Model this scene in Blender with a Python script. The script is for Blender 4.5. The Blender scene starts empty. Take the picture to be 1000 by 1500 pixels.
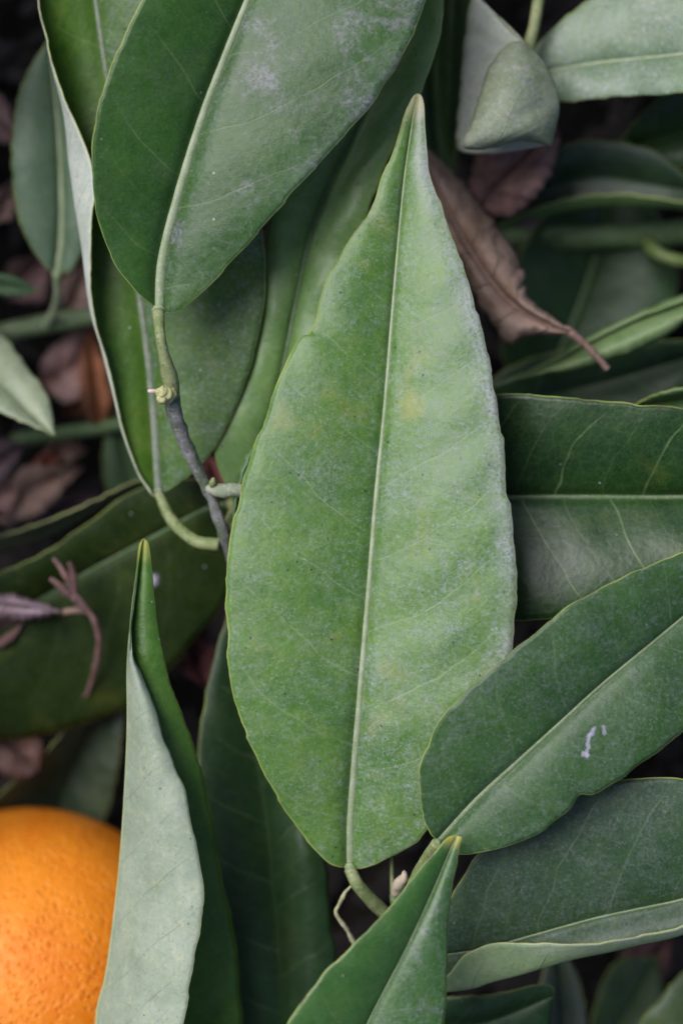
import bpy, math, random
import numpy as np
from mathutils import Vector, noise as mnoise
R = math.radians
rng = random.Random(11)
scene = bpy.context.scene
COL = scene.collection

# ------------------------------------------------------------------ camera
PX = 0.00012          # metres per photo pixel at the focused leaf
DIST = 0.45           # camera height above the focused leaf
ZF = 0.092            # the focused leaf hangs this far above the ground
cd = bpy.data.cameras.new('camera')
cam = bpy.data.objects.new('camera', cd)
COL.objects.link(cam)
cam.location = (0, 0, ZF + DIST)
cd.sensor_fit = 'VERTICAL'
cd.sensor_height = 36.0
cd.sensor_width = 24.0
cd.lens = 36.0 * DIST / (1500 * PX)
cd.clip_start = 0.02
cd.clip_end = 100
cd.dof.use_dof = True
cd.dof.focus_distance = DIST - 0.003
cd.dof.aperture_fstop = 6.5
scene.camera = cam
scene.render.resolution_x = 682
scene.render.resolution_y = 1024

# ------------------------------------------------------------------ sky, sun, exposure
SUN_EL, SUN_AZ = R(56), R(-54)        # azimuth from +Y, clockwise
w = bpy.data.worlds.new('World')
scene.world = w
w.use_nodes = True
nt = w.node_tree
bg = nt.nodes['Background']
sky = nt.nodes.new('ShaderNodeTexSky')
sky.sky_type = 'NISHITA'
sky.sun_disc = False
sky.sun_elevation = SUN_EL
sky.sun_rotation = SUN_AZ
sky.dust_density = 3.0
sky.air_density = 1.0
sky.ozone_density = 1.0
nt.links.new(sky.outputs[0], bg.inputs[0])
bg.inputs[1].default_value = 0.05
sl = bpy.data.lights.new('sun', 'SUN')
sun = bpy.data.objects.new('sun', sl)
COL.objects.link(sun)
sl.energy = 1.5
sl.angle = R(38)
sl.color = (0.99, 0.98, 1.0)
sdir = Vector((math.sin(SUN_AZ) * math.cos(SUN_EL), math.cos(SUN_AZ) * math.cos(SUN_EL), math.sin(SUN_EL)))
sun.rotation_euler = sdir.to_track_quat('Z', 'Y').to_euler()
sun.location = sdir * 2
vs = scene.view_settings
vs.view_transform = 'Standard'
vs.look = 'None'
vs.gamma = 1.0
vs.use_curve_mapping = False
vs.exposure = 1.38


# ------------------------------------------------------------------ helpers
def W(x, y, zc):
    """photo pixel and height in cm relative to the focused leaf -> metres"""
    z = zc * 0.01
    k = PX * (DIST - z) / DIST
    return np.array(((x - 500) * k, -(y - 750) * k, ZF + z))


def resample(pts, n, closed_end=True):
    """Catmull-Rom through pts, n points evenly spaced along it"""
    p = np.array(pts, float)
    q = np.vstack([2 * p[0] - p[1], p, 2 * p[-1] - p[-2]])
    out = []
    for i in range(1, len(q) - 2):
        a, b, c, d = q[i - 1], q[i], q[i + 1], q[i + 2]
        for t in np.linspace(0, 1, 16, endpoint=False):
            out.append(0.5 * (2 * b + (c - a) * t + (2 * a - 5 * b + 4 * c - d) * t * t + (3 * b - a - 3 * c + d) * t ** 3))
    out.append(p[-1])
    out = np.array(out)
    L = np.concatenate([[0], np.cumsum(np.linalg.norm(np.diff(out, axis=0), axis=1))])
    L /= L[-1]
    t = np.linspace(0, 1, n)
    return np.stack([np.interp(t, L, out[:, k]) for k in range(out.shape[1])], 1)


def prof(vals, n):
    vals = [vals] * 2 if isinstance(vals, (int, float)) else vals
    v = np.array(vals, float)
    if len(v) == 2:
        return np.linspace(v[0], v[1], n)
    return resample(np.stack([np.linspace(0, 1, len(v)), v], 1), n)[:, 1] if False else np.interp(np.linspace(0, 1, n), np.linspace(0, 1, len(v)), v)


def link(name, me, mats, parent=None, loc=(0, 0, 0)):
    o = bpy.data.objects.new(name, me)
    COL.objects.link(o)
    for m in (mats if isinstance(mats, (list, tuple)) else [mats]):
        me.materials.append(m)
    if parent is not None:
        o.parent = parent
    o.location = loc
    return o


def empty(name, loc, label, cat, group=None):
    o = bpy.data.objects.new(name, None)
    COL.objects.link(o)
    o.empty_display_size = 0.01
    o.location = loc
    tag(o, label, cat, group)
    return o


def tag(o, label=None, cat=None, group=None, kind=None):
    for k, v in (('label', label), ('category', cat), ('group', group), ('kind', kind)):
        if v:
            o[k] = v
    return o


def tube_mesh(P, rad, sides=12, flat=1.0, bump=0.0, seed=0):
    """P (n,3) world, rad (n) metres"""
    P = np.asarray(P, float)
    n = len(P)
    T = np.gradient(P, axis=0)
    T /= np.linalg.norm(T, axis=1)[:, None] + 1e-12
    verts, faces = [], []
    up = np.array((0.03, 0.05, 1.0))
    for i in range(n):
        a = np.cross(T[i], up)
        if np.linalg.norm(a) < 0.2:
            a = np.cross(T[i], (0, 1, 0.1))
        a /= np.linalg.norm(a)
        b = np.cross(a, T[i])
        for k in range(sides):
            th = 2 * math.pi * k / sides
            r = rad[i]
            if bump:
                v = P[i] / max(rad[i], 1e-5)
                r *= 1 + bump * mnoise.noise(Vector((math.cos(th) * 1.3 + seed, math.sin(th) * 1.3, i * 0.35)))
            verts.append(P[i] + (a * math.cos(th) + b * math.sin(th) * flat) * r)
    for i in range(n - 1):
        for k in range(sides):
            k2 = (k + 1) % sides
            faces.append((i * sides + k, i * sides + k2, (i + 1) * sides + k2, (i + 1) * sides + k))
    verts.append(P[0]); verts.append(P[-1])
    for k in range(sides):
        k2 = (k + 1) % sides
        faces.append((n * sides, k2, k))
        faces.append((n * sides + 1, (n - 1) * sides + k, (n - 1) * sides + k2))
    return verts, faces


def mesh_from(name, verts, faces, origin=(0, 0, 0), smooth=True):
    me = bpy.data.meshes.new(name)
    o = np.asarray(origin, float)
    me.from_pydata([tuple(np.asarray(v) - o) for v in verts], [], faces)
    if smooth:
        me.polygons.foreach_set('use_smooth', [True] * len(me.polygons))
    me.update()
    return me


def path3(pts, n):
    """pts: (x, y, zcm) -> smooth world path"""
    return np.array([W(*p) for p in resample(pts, n)])


def tube(name, pts, rad_px, mat, parent=None, n=40, sides=12, bump=0.08, origin=None, ploc=None, flat=1.0):
    P = path3(pts, n)
    r = prof(rad_px, n) * PX
    org = P[0] if origin is None else np.asarray(origin)
    v, f = tube_mesh(P, r, sides, flat, bump, rng.random() * 50)
    me = mesh_from(name, v, f, org)
    loc = org if ploc is None else org - np.asarray(ploc)
    return link(name, me, mat, parent, tuple(loc))


# ------------------------------------------------------------------ materials
class NT:
    def __init__(self, name):
        self.m = bpy.data.materials.new(name)
        self.m.use_nodes = True
        self.t = self.m.node_tree
        self.t.nodes.clear()

    def n(self, typ, **kw):
        nd = self.t.nodes.new('ShaderNode' + typ)
        ins = kw.pop('ins', {})
        for k, v in kw.items():
            setattr(nd, k, v)
        for k, v in ins.items():
            self.put(nd.inputs[k], v)
        return nd

    def put(self, sock, v):
        if isinstance(v, bpy.types.NodeSocket):
            self.t.links.new(v, sock)
        elif isinstance(v, tuple) and len(v) == 3 and sock.type == 'RGBA':
            sock.default_value = (*v, 1)
        else:
            sock.default_value = v

    def math(self, op, a, b=0.0, c=0.0, clamp=False):
        nd = self.n('Math', operation=op, use_clamp=clamp)
        for i, v in enumerate((a, b, c)):
            self.put(nd.inputs[i], v)
        return nd.outputs[0]

    def ramp(self, v, lo, hi, a=0.0, b=1.0):
        nd = self.n('MapRange', interpolation_type='SMOOTHSTEP')
        for k, x in zip(range(5), (v, lo, hi, a, b)):
            self.put(nd.inputs[k], x)
        return nd.outputs[0]

    def mix(self, f, a, b, blend='MIX'):
        nd = self.n('Mix', data_type='RGBA', blend_type=blend)
        self.put(nd.inputs[0], f); self.put(nd.inputs[6], a); self.put(nd.inputs[7], b)
        return nd.outputs[2]

    def noise(self, co, scale, detail=3, rough=0.55, dist=0.0):
        nd = self.n('TexNoise', ins={'Vector': co, 'Scale': scale, 'Detail': detail, 'Roughness': rough, 'Distortion': dist})
        return nd.outputs[0]

    def voro(self, co, scale, feature='F1', out=0, rnd=1.0):
        nd = self.n('TexVoronoi', feature=feature, ins={'Vector': co, 'Scale': scale, 'Randomness': rnd})
        return nd.outputs[out]

    def attr(self, name):
        return self.n('Attribute', attribute_name=name).outputs['Fac']

    def coord(self, seed=0.0):
        tc = self.n('TexCoord').outputs['Object']
        mp = self.n('Mapping', ins={'Vector': tc, 'Location': (seed, seed * 0.7, seed * 1.3)})
        return mp.outputs[0]

    def bump(self, h, strength, dist, normal=None):
        nd = self.n('Bump', ins={'Height': h, 'Strength': strength, 'Distance': dist})
        if normal is not None:
            self.put(nd.inputs['Normal'], normal)
        return nd.outputs[0]

    def out(self, surf):
        o = self.n('OutputMaterial')
        self.t.links.new(surf, o.inputs[0])
        return self.m


_seed = [0.0]
TWIGS = set()


def leaf_mat(name='leaf_skin', dark=(.022, .075, .014), light=(.045, .125, .028), yellow=0.15, dust=0.25, rough=0.40,
             spec=0.42, vein=0.5, spacing=12.0, translucent=0.18, edge=(.30, .35, .09), edge_w=0.22, spots=0.5,
             under=False, dustcol=(.40, .38, .45), purple=0.0, tipcol=None, blotch=None, white=0.5, dust_sheen_b=None, lilac=0.0):
    _seed[0] += 3.17
    g = NT(name)
    co = g.coord(_seed[0])
    a = g.attr('across'); s = g.attr('along'); ed = g.attr('edge'); uu = g.attr('u')
    big = g.noise(co, 70, 4, 0.6, 0.4)
    mid = g.noise(co, 330, 4, 0.65)
    fine = g.noise(co, 2600, 3, 0.7)
    col = g.mix(g.ramp(g.math('MULTIPLY_ADD', mid, 0.4, g.math('MULTIPLY', big, 0.7)), 0.38, 0.72), dark, light)
    # yellowish patches in the blade
    if yellow:
        yn = g.noise(co, 95, 3, 0.6, 0.6)
        col = g.mix(g.math('MULTIPLY', g.ramp(yn, 0.54, 0.76), yellow), col, (.20, .22, .035))
    col = g.mix(g.ramp(g.noise(co, 620, 4, 0.75), 0.50, 0.70, 0.0, 0.30), col, tuple(x * y for x, y in zip(light, (1.7, 1.35, 0.9))))
    # lateral veins from the leaf's own coordinates
    aa = g.math('ABSOLUTE', a)
    sgn = g.math('SIGN', a)
    wob = g.math('MULTIPLY', g.math('SUBTRACT', g.noise(co, 60, 2), 0.5), 0.4)
    ph = g.math('SUBTRACT', s, g.math('MULTIPLY', aa, 0.52))
    ph = g.math('SUBTRACT', ph, g.math('MULTIPLY', g.math('MULTIPLY', aa, aa), 0.013))
    ph = g.math('DIVIDE', ph, spacing)
    ph = g.math('ADD', g.math('ADD', ph, g.math('MULTIPLY', sgn, 0.21)), wob)

    def lines(phase, wmm, sp):
        f = g.math('ABSOLUTE', g.math('SUBTRACT', g.math('FRACT', phase), 0.5))
        return g.ramp(g.math('MULTIPLY', f, sp * 0.85), 0.0, wmm, 1.0, 0.0)
    v1 = lines(ph, 0.28, spacing)
    v2 = g.math('MULTIPLY', lines(g.math('MULTIPLY_ADD', ph, 2.0, 0.5), 0.2, spacing / 2), 0.35)
    gate = g.ramp(g.noise(co, 130, 2), 0.35, 0.6, 0.45, 1.0)
    vv = g.math('MULTIPLY', g.math('MAXIMUM', v1, v2), gate)
    vv = g.math('MULTIPLY', vv, g.ramp(ed, 0.5, 5.0, 0.1, 1.0))
    net = g.voro(co, 520, 'DISTANCE_TO_EDGE')
    netl = g.ramp(net, 0.0, 0.09, 1.0, 0.0)
    vcol = (.035, .06, .02) if under else (.20, .27, .12)
    col = g.mix(g.math('MULTIPLY', vv, vein * (0.35 if under else 0.55)), col, vcol)
    col = g.mix(g.math('MULTIPLY', netl, vein * 0.06), col, vcol)
    # a bright halo close to the midrib
    col = g.mix(g.ramp(aa, 0.3, 1.4, 0.10, 0.0), col, (.10, .17, .05))
    # oil glands: tiny pale and dark points
    gl = g.voro(co, 1500)
    col = g.mix(g.ramp(gl, 0.08, 0.3, 0.12, 0.0), col, (.16, .22, .10))
    # dry dust and residue; on some blades it also paints a sheen
    dn = g.math('MULTIPLY', g.ramp(g.noise(co, 130, 5, 0.75, 0.8), 0.36, 0.78, 0.0, 0.6), g.ramp(g.noise(co, 1500, 4, 0.8), 0.38, 0.66))
    dn = g.math('MULTIPLY_ADD', g.ramp(g.noise(co, 900, 4, 0.75), 0.52, 0.78), 0.55, dn)
    if dust_sheen_b is None:
        dn = g.math('MULTIPLY', dn, dust * 0.55, clamp=True)
    else:                                   # one half is dustier; on the main and mid leaves this paints sheen
        dn = g.math('MULTIPLY', dn, g.ramp(a, -0.2, 1.2, dust * 0.55, dust_sheen_b * 0.55), clamp=True)
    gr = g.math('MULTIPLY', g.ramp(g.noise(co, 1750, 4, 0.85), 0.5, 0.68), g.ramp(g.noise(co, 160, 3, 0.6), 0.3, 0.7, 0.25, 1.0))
    dn = g.math('MAXIMUM', dn, g.math('MULTIPLY', gr, min(0.5, 0.06 + 0.35 * dust) if dust_sheen_b is None else g.ramp(a, -0.2, 1.2, 0.06 + 0.35 * dust, 0.06 + 0.35 * dust_sheen_b)))
    dk = g.ramp(g.noise(co, 1400, 4, 0.85), 0.34, 0.47, 0.42, 0.0)
    col = g.mix(dk, col, tuple(x * 0.45 for x in dark))
    col = g.mix(dn, col, dustcol)
    rdust = dn
    if lilac:
        lk = g.math('MULTIPLY', g.ramp(g.noise(co, 75, 5, 0.72, 0.5), 0.50, 0.66), g.ramp(g.noise(co, 1300, 3, 0.7), 0.35, 0.62))
        col = g.mix(g.math('MULTIPLY', g.math('MULTIPLY', lk, lilac), g.ramp(a, -0.5, 1.5, 0.08, 0.85)), col, (.33, .27, .39))
    if white:
        wv = g.voro(co, 260)
        wk = g.math('MULTIPLY', g.ramp(wv, 0.02, 0.085, 1.0, 0.0), g.ramp(g.noise(co, 210, 1), 0.55, 0.62))
        col = g.mix(g.math('MULTIPLY', wk, white), col, (.55, .56, .58))
    if spots:
        sv = g.voro(co, 400)
        sk = g.math('MULTIPLY', g.ramp(g.math('MULTIPLY_ADD', g.noise(co, 1900, 2), 0.10, sv), 0.11, 0.17, 1.0, 0.0), g.ramp(g.noise(co, 170, 2), 0.42, 0.56))
        col = g.mix(g.math('MULTIPLY', sk, spots), col, (.018, .03, .022))
    if blotch:
        for (s0, a0, s1, a1, br, bc, bf, nz) in blotch:       # a yellowed spot or dried streak at a place on the blade (mm)
            L2 = max((s1 - s0) ** 2 + (a1 - a0) ** 2, 1e-4)
            ds = g.math('SUBTRACT', s, s0); da = g.math('SUBTRACT', a, a0)
            t = g.math('DIVIDE', g.math('ADD', g.math('MULTIPLY', ds, s1 - s0), g.math('MULTIPLY', da, a1 - a0)), L2, clamp=True)
            ex = g.math('SUBTRACT', ds, g.math('MULTIPLY', t, s1 - s0)); ey = g.math('SUBTRACT', da, g.math('MULTIPLY', t, a1 - a0))
            d = g.math('SQRT', g.math('ADD', g.math('MULTIPLY', ex, ex), g.math('MULTIPLY', ey, ey)))
            d = g.math('ADD', d, g.math('MULTIPLY', g.math('SUBTRACT', g.noise(co, nz, 4, 0.75), 0.5), br * 2.2))
            col = g.mix(g.ramp(d, br * 0.25, br, bf, 0.0), col, bc)
    # thin translucent margin
    en = g.math('MULTIPLY_ADD', g.math('SUBTRACT', g.noise(co, 300, 2), 0.5), 0.30, ed)
    ek = g.ramp(en, edge_w * 0.55, edge_w * 1.35, 1.0, 0.0)
    col = g.mix(g.math('MULTIPLY', ek, g.ramp(g.noise(co, 70, 2), .35, .62, .30, .8)), col, edge)
    bk = g.math('MULTIPLY', g.ramp(en, edge_w * 0.5, edge_w * 1.8, 1.0, 0.0), g.ramp(g.noise(co, 110, 3, 0.7), 0.57, 0.68))
    col = g.mix(g.math('MULTIPLY', bk, 0.8), col, (.11, .075, .04))
    if tipcol:
        col = g.mix(g.ramp(uu, 0.955, 0.995, 0.0, 0.85), col, tipcol)
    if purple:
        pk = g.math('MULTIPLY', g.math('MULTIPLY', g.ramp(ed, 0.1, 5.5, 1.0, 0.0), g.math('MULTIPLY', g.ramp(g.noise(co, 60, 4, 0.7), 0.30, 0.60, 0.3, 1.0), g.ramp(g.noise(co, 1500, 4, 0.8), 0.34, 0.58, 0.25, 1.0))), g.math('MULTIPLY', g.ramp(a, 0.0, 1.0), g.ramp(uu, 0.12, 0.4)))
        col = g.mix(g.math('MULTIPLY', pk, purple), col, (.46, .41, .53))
    h = g.math('ADD', g.math('MULTIPLY', fine, 0.35), g.math('MULTIPLY', mid, 0.9))
    h = g.math('SUBTRACT', h, g.math('MULTIPLY', netl, 0.05))
    h = g.math('ADD', h, g.math('MULTIPLY', g.noise(co, 1100, 2), 0.5))
    h = g.math('ADD', h, g.math('MULTIPLY', vv, 0.8 if under else -0.22))
    h = g.math('ADD', h, g.math('MULTIPLY', g.ramp(g.voro(co, 620), 0.1, 0.7), 0.30))
    nrm = g.bump(h, 0.6, 0.00012)
    rg = g.math('ADD', g.math('MULTIPLY_ADD', mid, 0.16, rough - 0.08), g.math('MULTIPLY', rdust, 0.5))
    p = g.n('BsdfPrincipled', ins={'Base Color': col, 'Roughness': rg, 'Normal': nrm, 'Specular IOR Level': spec})
    tr = g.n('BsdfTranslucent', ins={'Color': g.mix(0.5, col, (.25, .45, .05)), 'Normal': nrm})
    mx = g.n('MixShader', ins={0: translucent, 1: p.outputs[0], 2: tr.outputs[0]})
    return g.out(mx.outputs[0])


def under_mat(name='leaf_underside', dark=(.20, .25, .175), light=(.285, .33, .25), **kw):
    d = dict(dark=dark, light=light, yellow=0.12, dust=0.35, rough=0.6, spec=0.35, vein=0.7, translucent=0.08, under=True,
             spots=0.35, white=0.0, dustcol=(.42, .42, .44), edge=(.36, .40, .18))
    d.update(kw)
    return leaf_mat(name, **d)


def stem_mat(name, a, b, rough=0.55, spots=0.4, scale=1.0, grey=0.25):
    _seed[0] += 2.3
    g = NT(name)
    co = g.coord(_seed[0])
    n1 = g.noise(co, 260 * scale, 4, 0.65)
    n2 = g.noise(co, 1800 * scale, 3, 0.7)
    col = g.mix(g.ramp(n1, 0.35, 0.68), a, b)
    col = g.mix(g.math('MULTIPLY', g.ramp(n2, 0.5, 0.75), grey), col, (.42, .40, .42))
    v = g.voro(co, 900 * scale)
    col = g.mix(g.ramp(v, 0.06, 0.25, spots, 0.0), col, tuple(x * 0.35 for x in a))
    nrm = g.bump(g.math('ADD', n1, g.math('MULTIPLY', n2, 0.5)), 0.6, 0.00018)
    p = g.n('BsdfPrincipled', ins={'Base Color': col, 'Roughness': rough, 'Normal': nrm, 'Specular IOR Level': 0.4})
    return g.out(p.outputs[0])


def dry_mat(name, a, b, c, rough=0.7, grey=0.3):
    _seed[0] += 2.9
    g = NT(name)
    co = g.coord(_seed[0])
    n1 = g.noise(co, 90, 4, 0.65, 0.5)
    n2 = g.noise(co, 700, 4, 0.7)
    col = g.mix(g.ramp(n1, 0.35, 0.65), a, b)
    col = g.mix(g.math('MULTIPLY', g.ramp(n2, 0.45, 0.75), grey), col, c)
    s = g.attr('along'); aa = g.math('ABSOLUTE', g.attr('across'))
    ph = g.math('DIVIDE', g.math('SUBTRACT', s, g.math('MULTIPLY', aa, 0.6)), 7.0)
    f = g.math('ABSOLUTE', g.math('SUBTRACT', g.math('FRACT', ph), 0.5))
    v = g.ramp(f, 0.0, 0.05, 1.0, 0.0)
    col = g.mix(g.math('MULTIPLY', v, 0.25), col, tuple(x * 0.6 for x in a))
    sp = g.math('MULTIPLY', g.ramp(g.math('MULTIPLY_ADD', g.noise(co, 900, 3), 0.3, g.voro(co, 260)), 0.22, 0.40, 1.0, 0.0), g.ramp(n1, 0.4, 0.6))
    col = g.mix(g.math('MULTIPLY', sp, 0.7), col, tuple(x * 0.3 for x in a))
    col = g.mix(g.ramp(g.attr('edge'), 0.0, 2.5, 0.55, 0.0), col, tuple(x * 0.45 for x in a))
    cr = g.noise(co, 240, 5, 0.75, 1.5)
    nrm = g.bump(g.math('ADD', g.math('ADD', g.math('ADD', n1, g.math('MULTIPLY', n2, 0.4)), g.math('MULTIPLY', v, 0.6)), cr), 0.9, 0.0006)
    p = g.n('BsdfPrincipled', ins={'Base Color': col, 'Roughness': rough, 'Normal': nrm, 'Specular IOR Level': 0.35})
    tr = g.n('BsdfTranslucent', ins={'Color': col})
    mx = g.n('MixShader', ins={0: 0.12, 1: p.outputs[0], 2: tr.outputs[0]})
    return g.out(mx.outputs[0])


def margin_mat(name, c):
    g = NT(name)
    co = g.coord(1.0)
    n = g.noise(co, 160, 4, 0.7)
    col = g.mix(g.ramp(n, 0.42, 0.66), c, (c[0] * .5, c[1] * .42, c[2] * .5))
    p = g.n('BsdfPrincipled', ins={'Base Color': col, 'Roughness': 0.5})
    tr = g.n('BsdfTranslucent', ins={'Color': col})
    mx = g.n('MixShader', ins={0: 0.25, 1: p.outputs[0], 2: tr.outputs[0]})
    return g.out(mx.outputs[0])


RIM = margin_mat('leaf_margin', (.30, .33, .12))
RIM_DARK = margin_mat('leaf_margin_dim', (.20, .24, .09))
RIB = stem_mat('midrib_green', (.17, .22, .11), (.25, .29, .18), 0.5, 0.15, grey=0.35)
RIB_SOFT = stem_mat('midrib_soft', (.10, .15, .06), (.16, .20, .11), 0.55, 0.2, grey=0.3)
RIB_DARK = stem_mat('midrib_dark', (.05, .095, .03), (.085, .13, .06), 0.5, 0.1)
RIB_UNDER = stem_mat('midrib_pale', (.25, .30, .14), (.30, .34, .2), 0.55, 0.1)
PET = stem_mat('petiole_green', (.115, .155, .045), (.21, .23, .10), 0.6, 0.7, grey=0.4)
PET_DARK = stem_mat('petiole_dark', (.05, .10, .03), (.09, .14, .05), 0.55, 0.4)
UNDER = under_mat()
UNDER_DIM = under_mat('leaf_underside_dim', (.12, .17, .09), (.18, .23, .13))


# ------------------------------------------------------------------ leaf builder
def leaf(name, mid, A, B, zm, za=0.5, zb=0.5, mat=None, under=None, rim=None, rib=None, rib_px=(7, 5, 3, 1.5), rib_sink=0.45,
         ca=None, cb=None, zca=0.0, zcb=0.0, bulge=0.12, bulge_a=None, bulge_b=None, nu=120, nv=20, pucker=0.12, spacing=12.0,
         wave=0.5, ragged=1.0, thick=0.28, parent=None, ploc=None, petiole=None, pet_px=(10, 9), pet_mat=None, seed=None,
         label=None, rib_name='midrib', make_rib=True, tc=0.6, face='all', teeth=(9, 1.6)):
    """A blade lofted between its two margins and the midrib; pts are base -> tip in photo pixels, heights in cm."""
    seed = rng.random() * 100 if seed is None else seed
    u = np.linspace(0, 1, nu)
    u = 0.5 * (u + (1 - np.cos(np.pi * u)) / 2)         # denser towards both ends
    idx = np.linspace(0, 1, 400)

    def at(pts):
        q = resample(pts, 400)
        return np.stack([np.interp(u, idx, q[:, k]) for k in (0, 1)], 1)
    M, Ea, Eb = at(mid), at(A), at(B)
    zM = np.interp(u, idx, prof(zm, 400))
    env = np.sin(np.pi * u) ** 0.6
    zA = zM + np.interp(u, idx, prof(za, 400)) * env
    zB = zM + np.interp(u, idx, prof(zb, 400)) * env
    # margins are never perfectly smooth
    for E, k in ((Ea, 0), (Eb, 7)):
        for i in range(nu):
            e = ragged * env[i]
            E[i, 0] += e * 3.0 * mnoise.noise(Vector((u[i] * 26, seed, k))) + e * 1.9 * abs(mnoise.noise(Vector((u[i] * 60, seed, k + 3))))
            E[i, 1] += e * 2.0 * mnoise.noise(Vector((u[i] * 26, seed + 9, k)))
            # shallow teeth that point to the tip
            d = E[i] - M[i]
            f = (u[i] * teeth[0] + 1.5 * mnoise.noise(Vector((u[i] * 4, seed, k + 20))) + k * .37) % 1.0
            tw_ = f ** 1.6 if f < .93 else (1 - f) / .07
            E[i] += d / (np.linalg.norm(d) + 1e-6) * min(1.0, env[i] * 1.3) * teeth[1] * (tw_ - .35)
    w3 = lambda xy, z: np.array([W(xy[i, 0], xy[i, 1], z[i]) for i in range(nu)])
    M3 = w3(M, zM)

    def half(E, zE, C, zC, bul, side):
        t = np.linspace(0, 1, nv + 1)[1:]
        if C is None:
            t = t ** 1.45
        if C is not None:
            C = at(C)
            c3 = w3(C, zM + np.interp(u, idx, prof(zC, 400)) * env)
            e3 = w3(E, zE)
            q = (c3 - (1 - tc) ** 2 * M3 - tc ** 2 * e3) / (2 * tc * (1 - tc))
            return [(1 - x) ** 2 * M3 + 2 * x * (1 - x) * q + x * x * e3 for x in t]
        out = []
        for x in t:
            z = zM + (zE - zM) * x + bul * env * 4 * x * (1 - x)
            out.append(w3(M + (E - M) * x, z))
        return out
    ba = bulge if bulge_a is None else bulge_a
    bb = bulge if bulge_b is None else bulge_b
    SA = half(Ea, zA, ca, zca, ba, 0)
    SB = half(Eb, zB, cb, zcb, bb, 1)
    rows = SA[::-1] + [M3] + SB
    G = np.array(rows)                                   # (2nv+1, nu, 3)
    c = nv
    # leaf coordinates in mm
    s_mm = np.concatenate([[0], np.cumsum(np.linalg.norm(np.diff(M3, axis=0), axis=1))]) * 1000
    seg = np.linalg.norm(np.diff(G, axis=0), axis=2) * 1000
    across = np.zeros(G.shape[:2])
    for j in range(c - 1, -1, -1):
        across[j] = across[j + 1] - seg[j]
    for j in range(c + 1, 2 * c + 1):
        across[j] = across[j - 1] + seg[j - 1]
    edge = np.where(np.arange(2 * c + 1)[:, None] <= c, across - across[0], across[-1] - across)
    # relief: pillowed tissue between the lateral veins, and slow waves
    du = np.gradient(G, axis=1); dv = np.gradient(G, axis=0)
    N = np.cross(dv, du)
    N /= np.linalg.norm(N, axis=2)[:, :, None] + 1e-12
    # the upper face looks at the camera where the midrib's neighbourhood does
    ref = {'all': N, 'a': N[:c], 'b': N[c + 1:]}[face]
    flip = 1.0 if np.mean(ref[:, :, 2]) >= 0 else -1.0
    aab = np.abs(across)
    ph = (s_mm[None, :] - 0.52 * aab - 0.013 * aab ** 2) / spacing + np.where(across > 0, 0.21, -0.21)
    rel = -pucker * np.cos(2 * np.pi * (ph - 0.5)) * 0.5 * np.clip(aab / 4.0, 0, 1) * np.clip(edge / 3.0, 0, 1)
    for j in range(2 * c + 1):
        for i in range(nu):
            p = Vector(G[j, i] * 45) + Vector((seed, 0, 0))
            rel[j, i] += wave * 0.8 * mnoise.noise(p) * min(1, aab[j, i] / 3.0) * env[i]
            rel[j, i] += wave * 0.22 * mnoise.noise(p * 3.3) * min(1, aab[j, i] / 3.0)
    if make_rib:
        gw = np.interp(u, np.linspace(0, 1, len(rib_px)), rib_px)[None, :] * PX * 1000
        rel -= gw * .75 * np.exp(-(aab / (gw * 1.7 + .05)) ** 2)
    G = G + N * (rel * 0.001 * flip)[:, :, None]
    base = G[c, 0].copy()
    nr = 2 * c + 1
    verts = G.reshape(-1, 3)
    faces = []
    for j in range(nr - 1):
        for i in range(nu - 1):
            q = (j * nu + i, (j + 1) * nu + i, (j + 1) * nu + i + 1, j * nu + i + 1)
            faces.append(q if flip > 0 else q[::-1])
    me = mesh_from(name, verts, faces, base)
    for an, arr in (('across', across), ('along', np.broadcast_to(s_mm, across.shape)), ('edge', edge),
                    ('u', np.broadcast_to(u, across.shape))):
        at_ = me.attributes.new(an, 'FLOAT', 'POINT')
        at_.data.foreach_set('value', np.ascontiguousarray(arr, dtype=np.float32).ravel())
    loc = base if ploc is None else base - np.asarray(ploc)
    o = link(name, me, [mat or GREEN, under or UNDER, rim or RIM], parent, tuple(loc))
    sm = o.modifiers.new('thickness', 'SOLIDIFY')
    sm.thickness = thick * 0.001
    sm.offset = -1
    sm.material_offset = 1
    sm.material_offset_rim = 2
    if label:
        o['label'] = label
    sub = o
    if make_rib:
        rr = np.interp(u, np.linspace(0, 1, len(rib_px)), rib_px) * PX
        Nm = N[c] * flip
        C3 = G[c] - Nm * (rr * rib_sink)[:, None]
        v, f = tube_mesh(C3[: nu - 2], rr[: nu - 2], 10, 1.0, 0.05, seed)
        mr = mesh_from(rib_name, v, f, base)
        link(rib_name, mr, rib or RIB, sub if parent in TWIGS else (parent if parent is not None else sub),
             (0, 0, 0) if (parent is None or parent in TWIGS) else tuple(loc))
    if petiole:
        n = 36
        P = path3([(mid[0][0], mid[0][1], float(prof(zm, 2)[0]))] + petiole, n)
        P[0] = base
        r = prof(pet_px, n) * PX
        v, f = tube_mesh(P, r, 12, 1.0, 0.10, seed + 4)
        mp = mesh_from('petiole', v, f, base)
        link('petiole', mp, pet_mat or PET, sub if parent in TWIGS else (parent if parent is not None else sub),
             (0, 0, 0) if (parent is None or parent in TWIGS) else tuple(loc))
    return o


GREEN = leaf_mat()
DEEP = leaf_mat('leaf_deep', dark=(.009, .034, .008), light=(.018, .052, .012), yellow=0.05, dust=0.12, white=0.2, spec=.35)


def twig(x, y, z, label):
    e = empty('citrus_twig', tuple(W(x, y, z)), label, 'twig', 'citrus twigs with leaves')
    TWIGS.add(e)
    return e


def single(name, x, y, z, label, cat='leaf', group='single citrus leaves'):
    return empty(name, tuple(W(x, y, z)), label, cat, group)


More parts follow.
